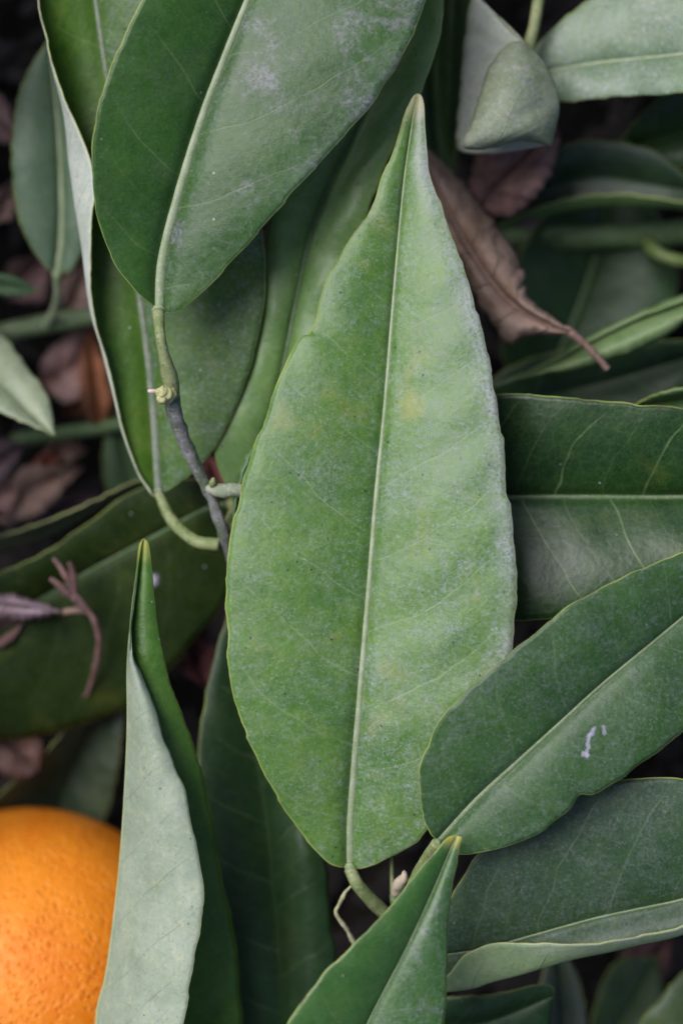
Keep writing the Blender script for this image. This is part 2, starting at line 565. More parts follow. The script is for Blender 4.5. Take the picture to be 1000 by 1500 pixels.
def lone(label, mid, A, B, zm, name='citrus_leaf', cat='leaf', group='single citrus leaves', **kw):
    """a leaf whose shoot the picture does not show: a thing of its own"""
    z0 = zm if isinstance(zm, (int, float)) else zm[0]
    e = empty(name, tuple(W(mid[0][0], mid[0][1], z0)), label, cat, group)
    leaf('blade', mid, A, B, zm, parent=e, ploc=tuple(e.location), **kw)
    return e


def on(tw, mid, A, B, zm, label=None, **kw):
    return leaf('leaf', mid, A, B, zm, parent=tw, ploc=tuple(tw.location), label=label, **kw)



# ------------------------------------------------------------------ ground
def ground():
    g = NT('soil')
    co = g.coord(4.0)
    n1 = g.noise(co, 45, 5, 0.65); n2 = g.noise(co, 420, 4, 0.7)
    col = g.mix(g.ramp(n1, 0.35, 0.7), (.006, .0045, .004), (.018, .013, .011))
    col = g.mix(g.math('MULTIPLY', g.ramp(n2, 0.55, 0.75), 0.5), col, (.07, .05, .045))
    nrm = g.bump(g.math('ADD', n1, n2), 1.0, 0.004)
    p = g.n('BsdfPrincipled', ins={'Base Color': col, 'Roughness': 0.9, 'Normal': nrm, 'Specular IOR Level': 0.2})
    mat = g.out(p.outputs[0])
    verts, faces = [], []
    xs = np.concatenate([[-20, -5, -1.2, -0.5], np.linspace(-0.25, 0.25, 61), [0.5, 1.2, 5, 20]])
    n = len(xs)
    for y in xs:
        for x in xs:
            h = 0.0025 * mnoise.noise(Vector((x * 30, y * 30, 2))) + 0.001 * mnoise.noise(Vector((x * 110, y * 110, 5))) if max(abs(x), abs(y)) < .6 else 0
            verts.append((x, y, h - 0.002))
    for j in range(n - 1):
        for i in range(n - 1):
            faces.append((j * n + i, j * n + i + 1, (j + 1) * n + i + 1, (j + 1) * n + i))
    o = link('ground', mesh_from('ground', verts, faces), mat)
    o['kind'] = 'structure'


ground()

TAN = dry_mat('dry_tan', (.27, .17, .135), (.42, .28, .23), (.48, .40, .40))
PINK = dry_mat('dry_pink', (.30, .16, .13), (.50, .31, .28), (.54, .45, .48))
RUST = dry_mat('dry_rust', (.17, .055, .02), (.33, .13, .06), (.30, .2, .18), 0.55, 0.2)
LILAC = dry_mat('dry_lilac', (.17, .11, .12), (.30, .22, .25), (.40, .36, .42))
PLUM = dry_mat('dry_plum', (.10, .05, .05), (.22, .12, .11), (.34, .27, .32))


def litter():
    """crumbled bits of leaf and stalk that nobody could count"""
    r = random.Random(5)
    verts, faces = [], []
    for k in range(2600):
        x, y = r.uniform(-.17, .17), r.uniform(-.2, .2)
        L, wd = r.uniform(.002, .011), r.uniform(.001, .005)
        th, ti, z = r.uniform(0, 6.28), r.uniform(-.5, .5), r.uniform(0.0005, .005)
        c, s = math.cos(th), math.sin(th)
        b = len(verts)
        for (u, v, h) in ((-1, 0, 0), (-.3, -1, .15), (.4, -.8, .2), (1, 0, .35), (.35, .9, .1), (-.35, .8, .25), (0, 0, .45)):
            px, py = u * L * r.uniform(.7, 1), v * wd * r.uniform(.7, 1)
            verts.append((x + px * c - py * s, y + px * s + py * c, z + h * wd + u * L * ti * .5))
        for i in range(6):
            faces.append((b + 6, b + i, b + (i + 1) % 6))
    o = link('leaf_litter', mesh_from('leaf_litter', verts, faces), dry_mat('litter', (.010, .007, .006), (.035, .022, .019), (.07, .055, .055)))
    o['kind'] = 'stuff'


litter()

# ------------------------------------------------------------------ the orange
def orange():
    c = W(42, 1442, -5.6)
    rad = 0.0352
    import bmesh
    bm = bmesh.new()
    bmesh.ops.create_icosphere(bm, subdivisions=7, radius=1.0)
    for v in bm.verts:
        d = v.co.normalized()
        k = 1 + 0.010 * mnoise.noise(d * 2.1) + 0.004 * mnoise.noise(d * 6)
        dist, _ = mnoise.voronoi(d * 21 + Vector((3, 1, 7)))
        k -= 0.0016 * max(0, 1 - dist[0] / 0.5) ** 1.5
        k += 0.0012 * mnoise.noise(d * 17) + 0.0009 * mnoise.noise(d * 40)
        v.co = Vector((d.x, d.y * 0.985, d.z * 0.95)) * k * rad
    me = bpy.data.meshes.new('peel')
    bm.to_mesh(me); bm.free()
    me.polygons.foreach_set('use_smooth', [True] * len(me.polygons))
    g = NT('orange_peel')
    co = g.coord(2.0)
    n1 = g.noise(co, 60, 3, 0.6); n2 = g.noise(co, 700, 4, 0.7)
    col = g.mix(g.ramp(n1, 0.35, 0.68), (.64, .165, .005), (.72, .225, .010))
    col = g.mix(g.ramp(n2, 0.40, 0.68, 0.0, 0.75), col, (.76, .265, .03))
    pv = g.voro(co, 850)
    col = g.mix(g.ramp(pv, 0.05, 0.4, 0.35, 0.0), col, (.60, .12, .004))
    st = g.voro(co, 120)
    col = g.mix(g.math('MULTIPLY', g.ramp(st, 0.03, 0.09, 1, 0), g.ramp(g.noise(co, 90, 1), .5, .6, 0, .5)), col, (.35, .09, .02))
    h = g.math('MULTIPLY_ADD', g.ramp(pv, 0.05, 0.45), 0.7, g.math('MULTIPLY', n2, 0.6))
    nrm = g.bump(h, 0.7, 0.0005)
    p = g.n('BsdfPrincipled', ins={'Base Color': col, 'Roughness': 0.45, 'Normal': nrm, 'Specular IOR Level': 0.3,
                                   'Subsurface Weight': 0.15, 'Subsurface Radius': (.004, .0015, .0004), 'Subsurface Scale': 1.0})
    o = link('orange', me, g.out(p.outputs[0]), None, tuple(c))
    tag(o, 'ripe orange fruit with pitted peel behind the folded pale leaf', 'orange')


orange()

# ------------------------------------------------------------------ leaf skins
M_MAIN = leaf_mat('leaf_main', dark=(.042, .124, .009), light=(.084, .182, .017), yellow=0.50, dust=1.0, dust_sheen_b=1.6, spec=.5, rough=0.42, dustcol=(.39, .395, .48), vein=0.75, spacing=13.0,  # dust tint also paints a bluish-lilac sheen, strongest on the right half
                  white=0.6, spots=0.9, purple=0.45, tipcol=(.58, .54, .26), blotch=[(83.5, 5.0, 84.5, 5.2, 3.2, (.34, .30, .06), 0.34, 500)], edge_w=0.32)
M_BIG = leaf_mat('leaf_big', dark=(.014, .058, .004), light=(.028, .088, .009), yellow=0.06, dust=0.08, dust_sheen_b=.5, lilac=.5, rough=0.42, spec=.36, vein=0.4, spacing=14.0, purple=0.1)
M_BEHIND = leaf_mat('leaf_behind', dark=(.026, .078, .004), light=(.055, .125, .006), yellow=0.25, dust=0.04, dust_sheen_b=1.7, rough=0.45, spec=.3, vein=0.3, spots=1.0, dustcol=(.27, .29, .33))
M_DIAG = leaf_mat('leaf_diag', dark=(.014, .056, .007), light=(.028, .084, .012), yellow=0.03, dust=0.75, rough=0.44, dustcol=(.34, .33, .42), vein=0.3, white=0.8, blotch=[(33.4, 4.9, 31.2, 7.4, .62, (.44, .40, .52), .55, 1300), (33.6, 5.0, 34.6, 4.8, .6, (.44, .40, .52), .55, 1300), (31.3, 7.2, 30.9, 6.7, .6, (.44, .40, .52), .55, 1300), (36.2, 5.6, 35.8, 6.4, .5, (.44, .40, .52), .4, 1300)])
M_MID = leaf_mat('leaf_mid', dark=(.005, .026, .003), light=(.014, .046, .005), yellow=0.1, dust=0.08, dust_sheen_b=.2, dustcol=(.24, .30, .31), spec=.36, rough=0.38, translucent=.08, vein=0.8, spacing=15.0)  # dust tint stands in for a bluish sheen
M_LOW = leaf_mat('leaf_low', dark=(.015, .046, .014), light=(.028, .068, .022), yellow=0.03, dust=0.75, rough=0.45, dustcol=(.34, .33, .42), vein=0.4)
M_FRONT = leaf_mat('leaf_front', dark=(.022, .080, .010), light=(.040, .115, .020), yellow=0.08, dust=0.12, dust_sheen_b=.7, lilac=.5, rough=0.40, vein=0.25, white=0.8,
                   tipcol=(.40, .36, .08))
M_FOLD = leaf_mat('leaf_fold', dark=(.040, .110, .010), light=(.070, .160, .018), yellow=0.25, dust=0.06, rough=0.42, vein=0.2, tipcol=(.30, .30, .05))
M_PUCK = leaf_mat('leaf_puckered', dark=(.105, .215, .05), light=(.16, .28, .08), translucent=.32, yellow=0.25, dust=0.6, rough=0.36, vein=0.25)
M_DUSTY = leaf_mat('leaf_dusty', dark=(.016, .050, .013), light=(.032, .075, .02), yellow=0.12, dust=0.45, rough=0.5, vein=0.2)
M_PALE = leaf_mat('leaf_pale', dark=(.055, .12, .05), light=(.09, .17, .08), yellow=0.1, dust=0.5, rough=0.45, vein=0.3)
M_LILAC = leaf_mat('leaf_lilac', dark=(.28, .31, .26), light=(.38, .41, .35), yellow=0.1, dust=0.7, rough=0.5, vein=0.2, dustcol=(.48, .45, .55), spots=0.2)
M_TWIST = under_mat('leaf_twist', (.12, .155, .085), (.19, .22, .14), dust=1.5, dustcol=(.40, .38, .46))

# ------------------------------------------------------------------ twig in the middle: the large leaf and its neighbours
tw = twig(655, 1560, -3.5, 'citrus twig carrying the large upright light green leaf in the middle')
P0 = tuple(tw.location)
tube('stem', [(700, 1800, -9), (655, 1560, -4.5), (612, 1440, -2.2), (585, 1350, -1.2), (578, 1310, -0.8)], [16, 15, 13, 11, 8], PET_DARK, tw, origin=P0, ploc=P0)
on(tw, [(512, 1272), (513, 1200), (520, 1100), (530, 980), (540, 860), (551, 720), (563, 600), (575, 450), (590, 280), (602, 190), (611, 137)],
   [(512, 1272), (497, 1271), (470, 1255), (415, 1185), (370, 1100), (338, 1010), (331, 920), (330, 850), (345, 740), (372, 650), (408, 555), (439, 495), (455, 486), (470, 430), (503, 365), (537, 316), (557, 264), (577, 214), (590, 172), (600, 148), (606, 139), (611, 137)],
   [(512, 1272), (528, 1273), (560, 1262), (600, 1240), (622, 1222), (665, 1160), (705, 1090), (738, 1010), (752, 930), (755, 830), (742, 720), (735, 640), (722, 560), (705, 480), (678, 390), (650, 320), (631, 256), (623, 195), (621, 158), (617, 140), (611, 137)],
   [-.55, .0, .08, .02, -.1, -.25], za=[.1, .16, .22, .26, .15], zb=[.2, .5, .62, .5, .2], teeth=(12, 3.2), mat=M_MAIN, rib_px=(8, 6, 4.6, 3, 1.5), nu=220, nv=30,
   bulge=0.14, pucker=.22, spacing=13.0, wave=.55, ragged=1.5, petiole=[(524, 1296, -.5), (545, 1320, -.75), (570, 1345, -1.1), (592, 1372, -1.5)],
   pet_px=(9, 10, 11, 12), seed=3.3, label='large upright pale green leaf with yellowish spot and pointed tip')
on(tw, [(640, 1235), (700, 1170), (760, 1115), (820, 1060), (880, 1005), (940, 955), (1000, 905), (1100, 820), (1220, 720)],
   [(640, 1235), (628, 1218), (618, 1190), (614, 1130), (640, 1060), (690, 1005), (760, 945), (830, 890), (900, 850), (1000, 808), (1100, 770), (1220, 720)],
   [(640, 1235), (650, 1247), (665, 1252), (715, 1248), (780, 1225), (828, 1190), (850, 1163), (868, 1165), (900, 1145), (950, 1110), (1000, 1070), (1100, 980), (1180, 850), (1220, 720)],
   [.45, .85, .75, .35, -.3], za=[.2, .42, .45, .3], zb=[.1, -.05, -.15, -.15], teeth=(8, 2.5), mat=M_DIAG, rib=RIB_SOFT, rib_px=(6, 4.2, 3.4, 2.6), nu=180, nv=26, wave=.5, pucker=.1,
   petiole=[(622, 1262, .0), (603, 1300, -.5), (590, 1340, -1.1)], pet_px=(9, 9, 10), seed=8.1, ragged=1.2,
   label='dark green dusty leaf slanting up over the large leaf')
tube('side_shoot', [(574, 1318, -1.0), (574, 1290, -.9), (573, 1252, -.8)], [3, 3, 2.4], PET, tw, ploc=P0, n=14)
bud = tube('bud', [(578, 1312, -.75), (582, 1298, -.6), (590, 1288, -.45), (592, 1280, -.4), (590, 1276, -.4)], [5, 8, 9, 7, 2], stem_mat('bud_tan', (.28, .24, .16), (.40, .33, .25), .7), tw, ploc=P0, n=18, bump=.35)
tube('dry_tendril', [(535, 1402, -1.4), (520, 1384, -1.2), (508, 1362, -1.0), (492, 1338, -.8), (497, 1324, -.8), (505, 1308, -.75), (514, 1298, -.7)],
     [6, 5, 3, 3.2, 2.6, 3.2, 1.5], stem_mat('dry_stalk', (.26, .26, .13), (.40, .38, .24), .7), tw, ploc=P0, n=60, bump=.5)

# ------------------------------------------------------------------ twig on the left with the two big leaves
tl = twig(330, 790, -1.2, 'citrus twig with grey bark bearing the big dark leaf and buds')
P1 = tuple(tl.location)
BARK = stem_mat('bark_grey', (.05, .07, .035), (.15, .145, .15), .7, .7, grey=.45)
tube('stem', [(250, 578, -.25), (258, 610, -.45), (272, 650, -.7), (292, 692, -.9), (312, 735, -1.05), (330, 790, -1.25), (362, 880, -2.2), (430, 1000, -3.6), (540, 1150, -6), (600, 1230, -9)],
     [12, 10, 8.5, 9, 10.5, 13, 15, 16, 18, 20], BARK, tl, origin=P1, ploc=P1, n=140, bump=.3)
on(tl, [(232, 456), (237, 380), (262, 280), (296, 170), (330, 80), (362, 0), (395, -80), (450, -230), (500, -330)],
   [(232, 456), (218, 445), (195, 423), (165, 380), (141, 310), (134, 220), (148, 140), (178, 60), (208, 0), (250, -80), (360, -220), (500, -330)],
   [(232, 456), (246, 459), (265, 455), (310, 415), (370, 350), (430, 280), (490, 215), (560, 130), (605, 50), (622, 0), (630, -60), (600, -200), (500, -330)],
   [.0, .25, .35, .2, -.1], za=[.2, .65, .75, .6], zb=[.2, .32, .25, .1], teeth=(9, 2.2), mat=M_BIG, rib_px=(10, 9, 7.5, 5, 3), nu=190, nv=28, pucker=.12, wave=.5, spacing=14.0,
   petiole=[(235, 492, .25), (243, 530, .1), (250, 560, -.1), (252, 580, -.25)], pet_px=(9, 7.5, 8, 12, 12), seed=21.0,
   label='big dark green leaf with pale thick midrib hanging from above')
on(tl, [(232, 722), (227, 640), (220, 560), (207, 460), (185, 320), (158, 130), (140, 0), (126, -120), (118, -240)],
   [(232, 722), (222, 715), (205, 692), (182, 632), (165, 560), (148, 500), (137, 455), (133, 400), (137, 330), (140, 270), (131, 228), (112, 184), (92, 140), (72, 70), (57, 0), (55, -70), (118, -240)],
   [(232, 722), (240, 722), (262, 708), (292, 684), (325, 640), (350, 585), (375, 510), (388, 420), (385, 340), (370, 250), (330, 130), (250, 0), (190, -120), (118, -240)],
   [-1.9, -1.7, -1.6, -1.5, -1.4, -1.5], za=[.2, .5, .9, .95, .5, .3], zb=[.2, .45, .5, .4, .3], ca=[(232, 722), (220, 714), (203, 692), (180, 632), (162, 560), (146, 500), (132, 455), (124, 395), (117, 330), (109, 262), (101, 205), (90, 145), (74, 70), (59, 0), (57, -70), (118, -240)],
   zca=[.05, .2, .3, .35, .3, .2], tc=.72, mat=M_BEHIND, under=under_mat('leaf_underside_bright', (.34, .38, .32), (.44, .47, .42)), rib=stem_mat('midrib_grey', (.09, .12, .07), (.16, .18, .14), .5, .1), rib_px=(9, 7, 6, 5, 3), nu=170, nv=26, wave=.5,
   petiole=[(252, 762, -1.7), (286, 792, -1.35), (322, 798, -1.25)], pet_px=(7, 9, 9.5, 10), seed=30.5, ragged=.7,
   label='leaf with grey speckled half and curled pale margin under the big dark leaf')
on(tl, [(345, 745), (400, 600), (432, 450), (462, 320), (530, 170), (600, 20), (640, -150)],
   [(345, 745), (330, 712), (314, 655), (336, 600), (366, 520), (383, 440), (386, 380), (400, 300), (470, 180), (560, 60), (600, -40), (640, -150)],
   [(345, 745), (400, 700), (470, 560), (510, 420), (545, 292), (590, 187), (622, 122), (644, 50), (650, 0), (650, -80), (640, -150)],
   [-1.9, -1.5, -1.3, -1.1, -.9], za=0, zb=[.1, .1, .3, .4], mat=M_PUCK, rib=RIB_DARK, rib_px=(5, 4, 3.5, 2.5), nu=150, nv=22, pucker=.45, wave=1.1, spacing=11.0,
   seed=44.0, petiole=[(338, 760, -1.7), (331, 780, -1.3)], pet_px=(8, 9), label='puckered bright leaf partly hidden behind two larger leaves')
tube('stub', [(308, 716, -.95), (325, 719, -.7), (345, 718, -.6), (362, 720, -.7)], [9, 11, 11, 10], stem_mat('stub_pale', (.16, .19, .12), (.30, .31, .22), .75, .5, grey=.5), tl, ploc=P1, n=24, bump=.2)
tube('bud', [(312, 714, -.8), (312, 706, -.65), (313, 700, -.6)], [5, 6, 2], PET, tl, ploc=P1, n=12, bump=.3)
nd = tube('bud', [(250, 578, -.1), (241, 576, .05), (233, 574, .1), (228, 572, .1)], [12, 11, 9, 3], stem_mat('bud_yellow', (.30, .30, .10), (.42, .40, .20), .6), tl, ploc=P1, n=22, bump=.45)
tube('bud', [(240, 585, .0), (235, 583, .08), (231, 580, .1)], [8, 8, 3], nd.data.materials[0], tl, ploc=P1, n=12, bump=.4)
tube('bud_scar', [(228, 573, .05), (222, 573, .08), (217, 573, .08)], [3, 3.4, 2.5], stem_mat('scar_pink', (.5, .36, .32), (.6, .46, .42), .6), tl, ploc=P1, n=10)
on(tl, [(338, 800, ), (349, 740), (365, 690), (392, 630)], [(338, 800), (341, 745), (351, 690), (366, 660), (392, 630)], [(338, 800), (368, 760), (398, 700), (400, 650), (392, 630)],
   [-1.1, -.8, -.7, -.8], za=.1, zb=-.1, mat=M_PALE, make_rib=False, nu=50, nv=10, pucker=0, wave=.2, label='tiny pale leaf peeping out behind the large leaf')

# ------------------------------------------------------------------ leaves on the right
lone('dark leaf with straight midrib lying sideways under the slanting leaf',
     [(610, 736), (740, 729), (850, 728), (1000, 728), (1120, 722), (1250, 715)],
     [(610, 736), (625, 660), (670, 600), (735, 577), (850, 584), (930, 592), (1000, 599), (1120, 640), (1250, 715)],
     [(610, 736), (640, 850), (700, 900), (755, 909), (830, 904), (900, 890), (1000, 860), (1120, 805), (1250, 715)],
     [-1.5, -1.2, -1.0, -1.0], za=[.2, .5, .6, .3], zb=[.2, .4, .5, .3], mat=M_MID, rib=RIB_DARK, rib_px=(6, 5.5, 5, 3), nu=150, nv=26, pucker=.22, wave=.5, spacing=15.0, seed=51.0,
     petiole=[(590, 742, -1.7), (560, 760, -2.4)], bulge_b=.2)
lone('dusty leaf with its lower margin rolled up at the bottom edge',
     [(628, 1402), (700, 1392), (790, 1368), (870, 1346), (940, 1331), (1000, 1318), (1120, 1285), (1250, 1240)],
     [(628, 1402), (642, 1345), (657, 1318), (678, 1284), (700, 1250), (760, 1205), (830, 1165), (870, 1149), (930, 1140), (1000, 1142), (1100, 1170), (1250, 1240)],
     [(628, 1440), (655, 1428), (680, 1398), (720, 1381), (770, 1380), (860, 1381), (930, 1370), (1000, 1354), (1120, 1305), (1250, 1240)],
     [-.8, -.6, -.45, -.3, -.2], za=[.3, .4, .5, .4], zb=[.8, .75, .7, .6, .4], cb=[(628, 1455), (660, 1450), (690, 1441), (720, 1431), (800, 1412), (850, 1401), (920, 1386), (1000, 1366), (1120, 1318), (1250, 1240)],
     zcb=[.3, .3, .3, .25, .2], tc=.66, mat=M_LOW, rib=RIB_SOFT, rib_px=(2, 2.6, 3, 2.6), nu=150, nv=26, wave=.4, pucker=.12, seed=63.0, ragged=.5, under=under_mat('leaf_underside_green', (.13, .20, .08), (.20, .27, .13), purple=.3))
lone('dark green leaf with yellow rim in front at the bottom edge',
     [(420, 1860), (455, 1740), (500, 1610), (535, 1510), (560, 1458), (596, 1388), (632, 1310), (655, 1255), (669, 1224)],
     [(420, 1860), (385, 1780), (372, 1690), (385, 1590), (413, 1515), (432, 1482), (470, 1430), (510, 1390), (560, 1340), (600, 1290), (632, 1252), (655, 1227), (669, 1224)],
     [(420, 1860), (500, 1830), (570, 1740), (620, 1640), (644, 1540), (652, 1480), (655, 1420), (656, 1350), (664, 1290), (673, 1240), (676, 1227), (669, 1224)],
     [.2, .9, 1.3, 1.35, 1.1], za=[.2, .45, .45, .2], zb=[.1, -.1, -.1, .0], mat=M_FRONT, rib_px=(6, 4, 2.2, 1.2), rib=RIB_SOFT, nu=160, nv=24, wave=.45, seed=71.0,
     petiole=[(400, 1900, -.5), (420, 1960, -3), (470, 2000, -9)])

# the folded leaf beside the orange
lone('folded leaf showing its pale underside beside the orange',
     [(190, 1800), (152, 1650), (146, 1500), (160, 1430), (171, 1350), (181, 1250), (187, 1150), (190, 1060), (189, 985), (191, 940), (198, 880), (206, 825), (211, 789)],
     [(190, 1800), (262, 1640), (270, 1500), (277, 1450), (292, 1370), (298, 1310), (295, 1272), (284, 1230), (279, 1190), (262, 1140), (240, 1082), (215, 1010), (196, 968), (190, 930), (193, 885), (200, 825), (204, 797), (211, 789)],
     [(190, 1800), (300, 1680), (350, 1530), (351, 1440), (343, 1370), (325, 1280), (305, 1170), (280, 1080), (250, 1000), (232, 920), (224, 842), (220, 806), (217, 794), (211, 789)],
     [-1.6, -1.3, -1.2, -1.0, -.6, -.2, -.1], za=[1.2, 1.7, 1.6, 1.2, .7, .3, .1], zb=[-.5, -.9, -.9, -.7, -.3, .0, .0], mat=M_FOLD,
     under=under_mat('leaf_underside_fold', purple=.6, spots=.5), rib=RIB_UNDER, rib_px=(3, 2.5, 2, 1.5, 1), rib_sink=1.1, nu=170, nv=26, bulge_a=.35, bulge_b=.15, wave=.35, pucker=.15,
     seed=83.0, face='b', ragged=1.1, petiole=[(215, 1860, -3), (260, 1930, -9)])

# ------------------------------------------------------------------ deeper leaves, lower left and centre
lone('deep shaded leaf hanging down between the folded leaf and large leaf',
     [(420, 1640), (412, 1450), (390, 1200), (355, 1000), (345, 865)],
     [(420, 1640), (350, 1560), (305, 1420), (290, 1250), (289, 1120), (298, 1035), (318, 950), (345, 865)],
     [(420, 1640), (462, 1600), (490, 1500), (494, 1410), (484, 1330), (476, 1250), (440, 1100), (395, 950), (345, 865)],
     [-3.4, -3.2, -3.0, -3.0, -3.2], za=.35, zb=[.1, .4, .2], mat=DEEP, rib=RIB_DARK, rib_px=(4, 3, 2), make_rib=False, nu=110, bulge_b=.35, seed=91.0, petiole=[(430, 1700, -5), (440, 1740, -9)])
lone('wide dark leaf with purple residue below the left twig',
     [(338, 738), (300, 747), (220, 790), (130, 838), (40, 890), (-60, 940), (-170, 985)],
     [(338, 738), (322, 712), (270, 700), (215, 711), (170, 735), (120, 772), (60, 812), (0, 839), (-60, 880), (-170, 985)],
     [(338, 738), (342, 820), (325, 885), (290, 930), (245, 985), (200, 1030), (120, 1062), (0, 1085), (-100, 1060), (-170, 985)],
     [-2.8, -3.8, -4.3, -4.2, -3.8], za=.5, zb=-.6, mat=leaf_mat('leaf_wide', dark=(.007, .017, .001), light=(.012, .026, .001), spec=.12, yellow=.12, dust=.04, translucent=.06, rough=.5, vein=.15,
                                                                  blotch=[(24.0, 7.0, 26.0, 7.4, 1.5, (.42, .38, .5), .8, 700)]),
     rib=PET_DARK, rib_px=(5, 4, 3), nu=120, seed=97.0, petiole=[(345, 748, -2.2), (350, 840, -1.9)])
lone('narrow pale leaf seen edge-on crossing behind the left twig',
     [(222, 702), (180, 722), (120, 752), (60, 782), (0, 799), (-80, 815)], [(222, 702), (190, 709), (125, 739), (60, 766), (0, 786), (-80, 815)],
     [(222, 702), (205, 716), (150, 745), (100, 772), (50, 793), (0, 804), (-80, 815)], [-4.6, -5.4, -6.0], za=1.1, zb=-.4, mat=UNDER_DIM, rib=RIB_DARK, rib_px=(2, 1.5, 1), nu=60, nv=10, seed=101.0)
lone('grey green oval leaf hanging from the deep horizontal stem',
     [(83, 402), (90, 340), (88, 230), (80, 130), (72, 58)], [(83, 402), (68, 392), (46, 362), (25, 310), (17, 230), (25, 150), (46, 95), (72, 58)],
     [(83, 402), (108, 392), (130, 330), (142, 220), (122, 130), (96, 80), (72, 58)], [-4.4, -4.2, -4.4], za=.15, zb=.2, mat=leaf_mat('leaf_greyish', dark=(.05, .10, .05), light=(.075, .13, .07), dust=.55, rough=.5, vein=.3, yellow=.0),
     rib_px=(7, 4, 2), nu=80, seed=104.0, petiole=[(85, 430, -4.8), (80, 455, -5.4), (66, 478, -5.9)], pet_px=(6, 7, 8), pet_mat=RIB)
lone('pale broad leaf tip reaching in from the left border',
     [(-150, 450), (-80, 500), (0, 560), (45, 605), (81, 638)], [(-150, 450), (-80, 440), (0, 488), (40, 538), (72, 585), (81, 638)], [(-150, 450), (-90, 560), (0, 604), (42, 622), (81, 638)],
     [-4.9, -4.3, -3.7, -3.2], za=-.2, zb=.4, mat=leaf_mat('leaf_whitish', dark=(.18, .23, .14), light=(.26, .31, .19), yellow=.3, dust=.9, rough=.45, vein=.3, dustcol=(.5, .49, .52)), rim=RIM_DARK,
     rib_px=(4, 3, 1.5), make_rib=False, nu=70, seed=107.0)
lone('small light green leaf tip above the horizontal stem', [(-60, 405), (0, 415), (30, 420), (58, 426)], [(-60, 405), (0, 400), (30, 408), (58, 426)], [(-60, 405), (0, 433), (30, 434), (58, 426)],
     -5.2, za=.1, zb=.1, mat=M_PALE, make_rib=False, nu=40, nv=8, seed=109.0)
lone('grey keeled leaf standing behind the orange',
     [(70, 1262), (92, 1170), (138, 1060), (193, 962)], [(70, 1262), (-30, 1215), (-10, 1172), (60, 1108), (110, 1054), (150, 1008), (193, 962)],
     [(70, 1262), (140, 1232), (157, 1190), (173, 1120), (184, 1040), (193, 962)], [-7.9, -6.9, -6.0, -5.6], za=[.3, 1.0, 1.1, .3], zb=[.2, .5, .3], mat=leaf_mat('leaf_greydark', dark=(.025, .05, .022), light=(.04, .07, .035), dust=.7, rough=.45, vein=.1),
     rim=RIM_DARK, make_rib=False, nu=80, seed=111.0)

# ------------------------------------------------------------------ upper right corner
tr = twig(795, -40, -2.0, 'citrus twig with a light green stem in the upper corner')
P2 = tuple(tr.location)
tube('stem', [(795, -40, -2.2), (788, 0, -2.2), (782, 35, -2.2), (772, 78, -2.3), (766, 120, -3.2), (760, 170, -6), (756, 200, -9)], [9, 9, 9, 9, 9, 9, 9], PET, tr, origin=P2, ploc=P2, n=50)
on(tr, [(772, 106), (800, 104), (870, 92), (1000, 78), (1120, 60), (1250, 40)], [(772, 106), (778, 78), (805, 45), (868, -8), (950, -60), (1050, -85), (1250, 40)],
   [(772, 106), (795, 136), (825, 149), (900, 142), (1000, 136), (1110, 122), (1250, 40)], [-2.9, -2.2, -1.1, .1], za=[-.1, -.3, -.3], zb=[.1, .3, .3], mat=leaf_mat('leaf_corner', dark=(.10, .165, .09), light=(.15, .22, .125), yellow=.12, dust=1.6, dustcol=(.52, .50, .58), rough=.42, vein=.3),  # sheen painted in as lilac dust over a paler green
   rib_px=(3, 3, 3, 2), nu=100, wave=.9, pucker=.3, seed=120.0, petiole=[(770, 98, -2.3)], pet_px=(6, 8), label='pale green glossy leaf entering from the upper corner')
on(tr, [(768, 62), (797, 96), (817, 150), (806, 212)], [(768, 62), (735, 33), (692, -8), (679, 60), (675, 120), (668, 190), (674, 222), (730, 224), (806, 212)],
   [(768, 62), (745, 66), (718, 96), (702, 138), (689, 180), (677, 214), (718, 216), (762, 205), (806, 212)], [-1.7, -1.5, -1.5, -1.6], za=[-.3, -1.0, -1.1, -.8], zb=[.1, .35, .35, .2], mat=M_LILAC, under=M_TWIST, rim=RIM_DARK,
   make_rib=False, nu=110, nv=24, bulge_b=.5, bulge_a=.1, wave=.5, pucker=.05, seed=124.0, face='a', label='twisted greyish leaf with its tip curled over')
lone('dark narrow leaf seen edge-on above the curled dry leaf', [(663, 250), (655, 190), (660, 120), (664, 20), (668, -80)], [(663, 250), (644, 180), (642, 90), (648, -10), (668, -80)], [(663, 250), (670, 190), (677, 120), (685, 60), (689, -10), (668, -80)],
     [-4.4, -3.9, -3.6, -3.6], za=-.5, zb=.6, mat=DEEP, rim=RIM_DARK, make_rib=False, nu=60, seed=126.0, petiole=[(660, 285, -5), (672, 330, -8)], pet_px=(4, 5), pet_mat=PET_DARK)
lone('shaded grey leaf strip deep behind the narrow dark leaf', [(655, 330), (640, 220), (632, 120), (640, 0), (650, -60)], [(655, 330), (610, 240), (605, 130), (622, 20), (650, -60)], [(655, 330), (668, 240), (662, 120), (660, 20), (650, -60)],
     [-7, -5.5, -4.8], za=.2, zb=.2, mat=M_DUSTY, make_rib=False, nu=50, nv=10, seed=128.0)
